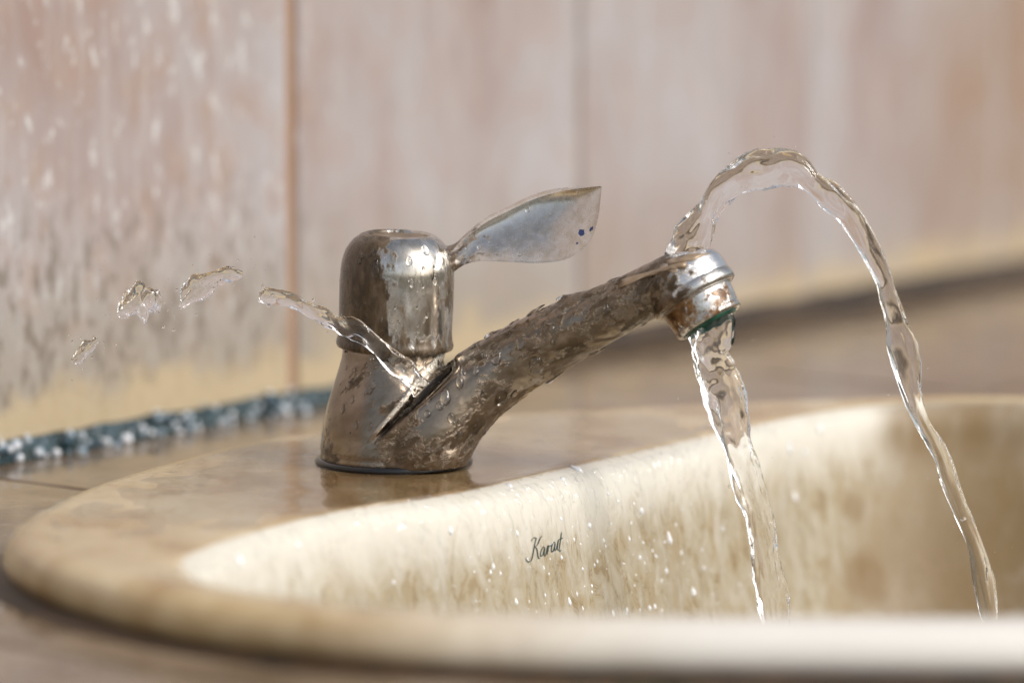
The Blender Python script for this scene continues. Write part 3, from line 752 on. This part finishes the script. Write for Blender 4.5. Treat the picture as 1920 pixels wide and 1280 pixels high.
# ------------------------------------------------------------------ water lying on the deck and running over the lip
def vert_n(t, v):
    p = surf(t, v); a = surf(t + 0.004, v) - p; b = surf(t, v + 0.05) - p
    n = a.cross(b).normalized(); o_ = Vector((BC.x - p.x, BC.y - p.y, 60)); return n if n.dot(o_) > 0 else -n
def film(name, t0, t1, nt_, v0, v1, nv_, hfun, mat, label):
    vs, fs, idx = [], [], {}
    H_ = {}
    for i in range(nt_ + 1):
        t = t0 + (t1 - t0) * i / nt_
        for j in range(nv_ + 1):
            v = v0 + (v1 - v0) * j / nv_
            p = surf(t, v); h = hfun(p, t, v, i / nt_, j / nv_); H_[i, j] = (h, p, vert_n(t, v))
    def vid(i, j):
        if (i, j) not in idx:
            h, p, n = H_[i, j]; idx[i, j] = len(vs); vs.append(p + n * max(h, -0.05))
        return idx[i, j]
    for i in range(nt_):
        for j in range(nv_):
            if max(H_[i, j][0], H_[i + 1, j][0], H_[i, j + 1][0], H_[i + 1, j + 1][0]) > 0:
                fs.append((vid(i, j), vid(i, j + 1), vid(i + 1, j + 1), vid(i + 1, j)))
    o = mesh_obj(name, vs, fs, mat, None, origin=(-40, -60, 0))
    bm = bmesh.new(); bm.from_mesh(o.data)
    if sum(f.normal.dot(Vector((WN.x, WN.y - .3, 1.2))) * f.calc_area() for f in bm.faces) < 0: bmesh.ops.reverse_faces(bm, faces=bm.faces)
    bm.to_mesh(o.data); bm.free()
    return tag(o, label, "water film")
def tang(x, y): return math.atan2(y - BC.y, x - BC.x) % (2 * math.pi)
ta, tb = tang(60, 140), tang(-140, -150)
def deck_h(p, t, v, a, b):
    e = sstep(0, .1, a) * sstep(0, .12, 1 - a) * sstep(0, .12, b)
    d = (p - FB).length
    h = 0.55 * e * (0.4 + 0.9 * sstep(120, 40, d)) + 0.35 * nz(p.x / 16, p.y / 16, 3) + 0.06 * nz(p.x / 5, p.y / 7, 1) - 0.08
    return h * sstep(0.0, 0.05, 1 - b) if b > .95 else h
pud = film("deck_puddle", ta, tb, 260, 8.2, 15.6, 80, deck_h, M['film'], "wavy clear puddle around the foot of the tap, spilling to the bowl edge")
tc, td = tang(130, 140), tang(-100, -190)
def run_h(p, t, v, a, b):
    s = t * 220
    m1 = nz(s / 5, v * 0.5, 0.3) ; m2 = nz(s / 2.2 + 0.5 * v, v * 1.0, 5)
    h = 0.6 * sstep(0.15, 0.6, m1) + 0.5 * sstep(0.2, 0.6, m2)
    return h * sstep(0, 0.06, b) * sstep(0, .12, a) * sstep(0, .12, 1 - a) * 1.3 - 0.03
run = film("running_water", tc, td, 520, 14.4, 21.5, 90, run_h, M['film_run'], "rivulets of clear water running down the bowl wall below the tap")
# thin runs of water on the bowl wall, each ending in a bead
ds = []
for _ in range(70):
    t = random.uniform(tang(75, 70), tang(-75, -150) if tang(-75, -150) > tang(75, 70) else tang(-75, -150) + 6.283)
    v0_ = random.uniform(14.2, 19.5); ln = random.uniform(0.5, 2.2); r_ = random.uniform(0.25, 0.7); ph = random.uniform(0, 9)
    pts = []
    for i in range(26):
        u = i / 25; p = surf(t + 0.010 * nz(u * 2.2 + ph, ph), v0_ + ln * u); n = vert_n(t, v0_ + ln * u)
        pts.append((*(p + n * 0.05), r_ * (0.25 + 0.5 * u + 0.25 * nz(u * 7, ph) + 0.7 * sstep(.86, .97, u)) * (1 - sstep(.985, 1.0, u) * .7)))
    ds.append(tube(pts, 10))
# droplets on the bowl wall
ds += scatter(bowl_bvh, (420, 880, 1560, 1150), 380, 0.25, 1.3, 1.4, 0.55)
ds += scatter(bowl_bvh, (200, 840, 560, 1000), 12, 0.3, 0.9, 0.1, 0.3)
o = mesh_obj("bowl_droplets", *join(*ds), M['bead'], None, origin=(40, -20, -20)); fix_normals(o)
tag(o, "bright water droplets splashed over the inside wall of the bowl", "water droplets", kind="stuff")

def beads(spots):
    out = []
    for x, y, r in spots:
        h = bowl_bvh.ray_cast(CAM, ray(x, y).normalized())
        if h[0] is None: continue
        n = -h[1] if h[1].dot(ray(x, y)) > 0 else h[1]
        out.append(drop_mesh(h[0], n, r, 0.9 * random.random(), 0.75))
    return out
sp_ = [(1105,985,1.0),(1203,958,1.1),(1255,1010,1.3),(1300,1110,1.3),(1200,1045,.8),(1250,1070,.8),(1218,1140,1.0),(1228,1137,.9),(845,995,1.0),(925,1062,.8),(920,1072,.6),(970,1000,.7),(1053,1045,.6),
       (1055,898,1.0),(1082,880,1.5),(1060,906,.8),(955,910,1.0),(738,1092,.7),(968,1128,.8),(1068,1128,.9),(1110,1098,.6),(1150,1150,.8),(450,1052,1.4),(560,1022,1.0),(1537,805,1.6),(1480,840,1.3),(1490,932,1.2),(1510,848,1.1),
       (1140,925,.7),(1180,1010,.6),(1320,1065,.8),(1355,990,.9),(1120,1052,.5),(1020,1064,.5),(990,1048,.4),(882,1045,.4),(905,965,.4)]
for _ in range(150): sp_.append((random.gauss(1130, 150), random.uniform(935, 1150), 0.2 + 0.4 * random.random() ** 2))
m = Mat("painted_glint_splash"); m.set(Base_Color=(0.95, 0.96, 0.97), Roughness=0.08, IOR=1.4); m.b.inputs["Transmission Weight"].default_value = 0.25; M['splash'] = m.m  # white base colour stands in for glints on the droplets
o = mesh_obj("glint_splash_beads", *join(*beads(sp_)), M['splash'], None, origin=(60, -20, -20)); fix_normals(o)
tag(o, "splash beads on the bowl wall and lip, painted white for their glints", "splash beads", kind="stuff")

# ------------------------------------------------------------------ seam between wall and counter, with froth and painted glints
seam = thing("wall_seam", W0, "wet dirty sealant seam where the tiled wall meets the counter, the shadow there painted into its dark colour", "seam")
m = Mat("wet_seam_shadow"); xx = m.axis(0)
m.set(Base_Color=m.mix(m.rng(xx, -0.07, 0.02), m.ramp(m.noise(90, 4), [(0.35, (0.012, 0.024, 0.024)), (0.65, (0.05, 0.085, 0.10))]), m.ramp(m.noise(30, 4), [(0.35, (0.022, 0.012, 0.005)), (0.65, (0.055, 0.032, 0.014))])),  # sky blue on the left, seam shadow on the right, both painted in
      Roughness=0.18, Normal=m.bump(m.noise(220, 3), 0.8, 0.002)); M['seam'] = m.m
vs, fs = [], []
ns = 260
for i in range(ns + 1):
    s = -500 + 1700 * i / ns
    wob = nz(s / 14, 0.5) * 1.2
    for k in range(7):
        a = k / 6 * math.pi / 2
        hh = 6.5 + wob + 5 * sstep(60, 300, s); ww = 10.0 + wob + 8 * sstep(60, 300, s)  # taller and wider on the right to fill the shadow band
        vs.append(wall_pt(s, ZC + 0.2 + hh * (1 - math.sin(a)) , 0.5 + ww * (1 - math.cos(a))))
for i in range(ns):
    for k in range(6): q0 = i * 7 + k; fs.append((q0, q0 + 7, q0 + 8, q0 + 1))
o = mesh_obj("sealant_shadow_strip", vs, fs, M['seam'], seam); fix_normals(o)
bs = []
ico = bmesh.new(); bmesh.ops.create_icosphere(ico, subdivisions=2, radius=1.0)
iv = [v.co.copy() for v in ico.verts]; iff = [tuple(v.index for v in f.verts) for f in ico.faces]; ico.free()
for _ in range(280):
    s = random.uniform(-420, 12); r = random.choice((.7, .9, 1.3, 1.6, 2.1)) * random.uniform(.8, 1.2)
    n = abs(random.gauss(4, 5)) + r; zz = ZC + max(r * .5, 7 - n + random.uniform(-1, 2.5))
    c = wall_pt(s, zz + 0.5, n + 1.5); bs.append(([c + v * r for v in iv], iff))
m = Mat("painted_glint_froth"); m.set(Base_Color=m.ramp(m.noise(170, 2), [(0.42, (0.06, 0.11, 0.14)), (0.50, (0.38, 0.50, 0.60)), (0.56, (0.95, 0.97, 1.0))]), Roughness=0.05, IOR=1.33); m.b.inputs["Transmission Weight"].default_value = 0.4; M['froth'] = m.m  # blue and white base colours stand in for sky glints
o = mesh_obj("froth", *join(*bs), M['froth'], None, origin=W0); tag(o, "water froth along the wall seam left of the tap, blue and white glints painted on", "froth", kind="stuff")

# fine spray thrown off the jets
ds = []
for i, (pth, k) in enumerate(((spurt, 26), (arc[:14], 16), (arc[24:], 18), (jet[:12], 14), ([q for _, rows in frag for q in edges(rows, yfun=yl)], 120))):
    for _ in range(k):
        q = random.choice(pth); r = 0.12 + 0.45 * random.random() ** 3
        c = Vector(q[:3]) + Vector((random.gauss(0, 1), random.gauss(0, .6), random.gauss(0, 1))) * (q[3] + 1.6) * (1.0 if i != 4 else 1.5)
        ax_ = Vector((random.uniform(.8, 1.6), 1, random.uniform(.8, 1.4)))
        ds.append(([c + Vector((v.x * ax_.x, v.y, v.z * ax_.z)) * r for v in iv], iff))
o = mesh_obj("spray", *join(*ds), M['drop'], None, origin=FB); tag(o, "fine clear spray of tiny drops flying round the jets", "spray", kind="stuff")
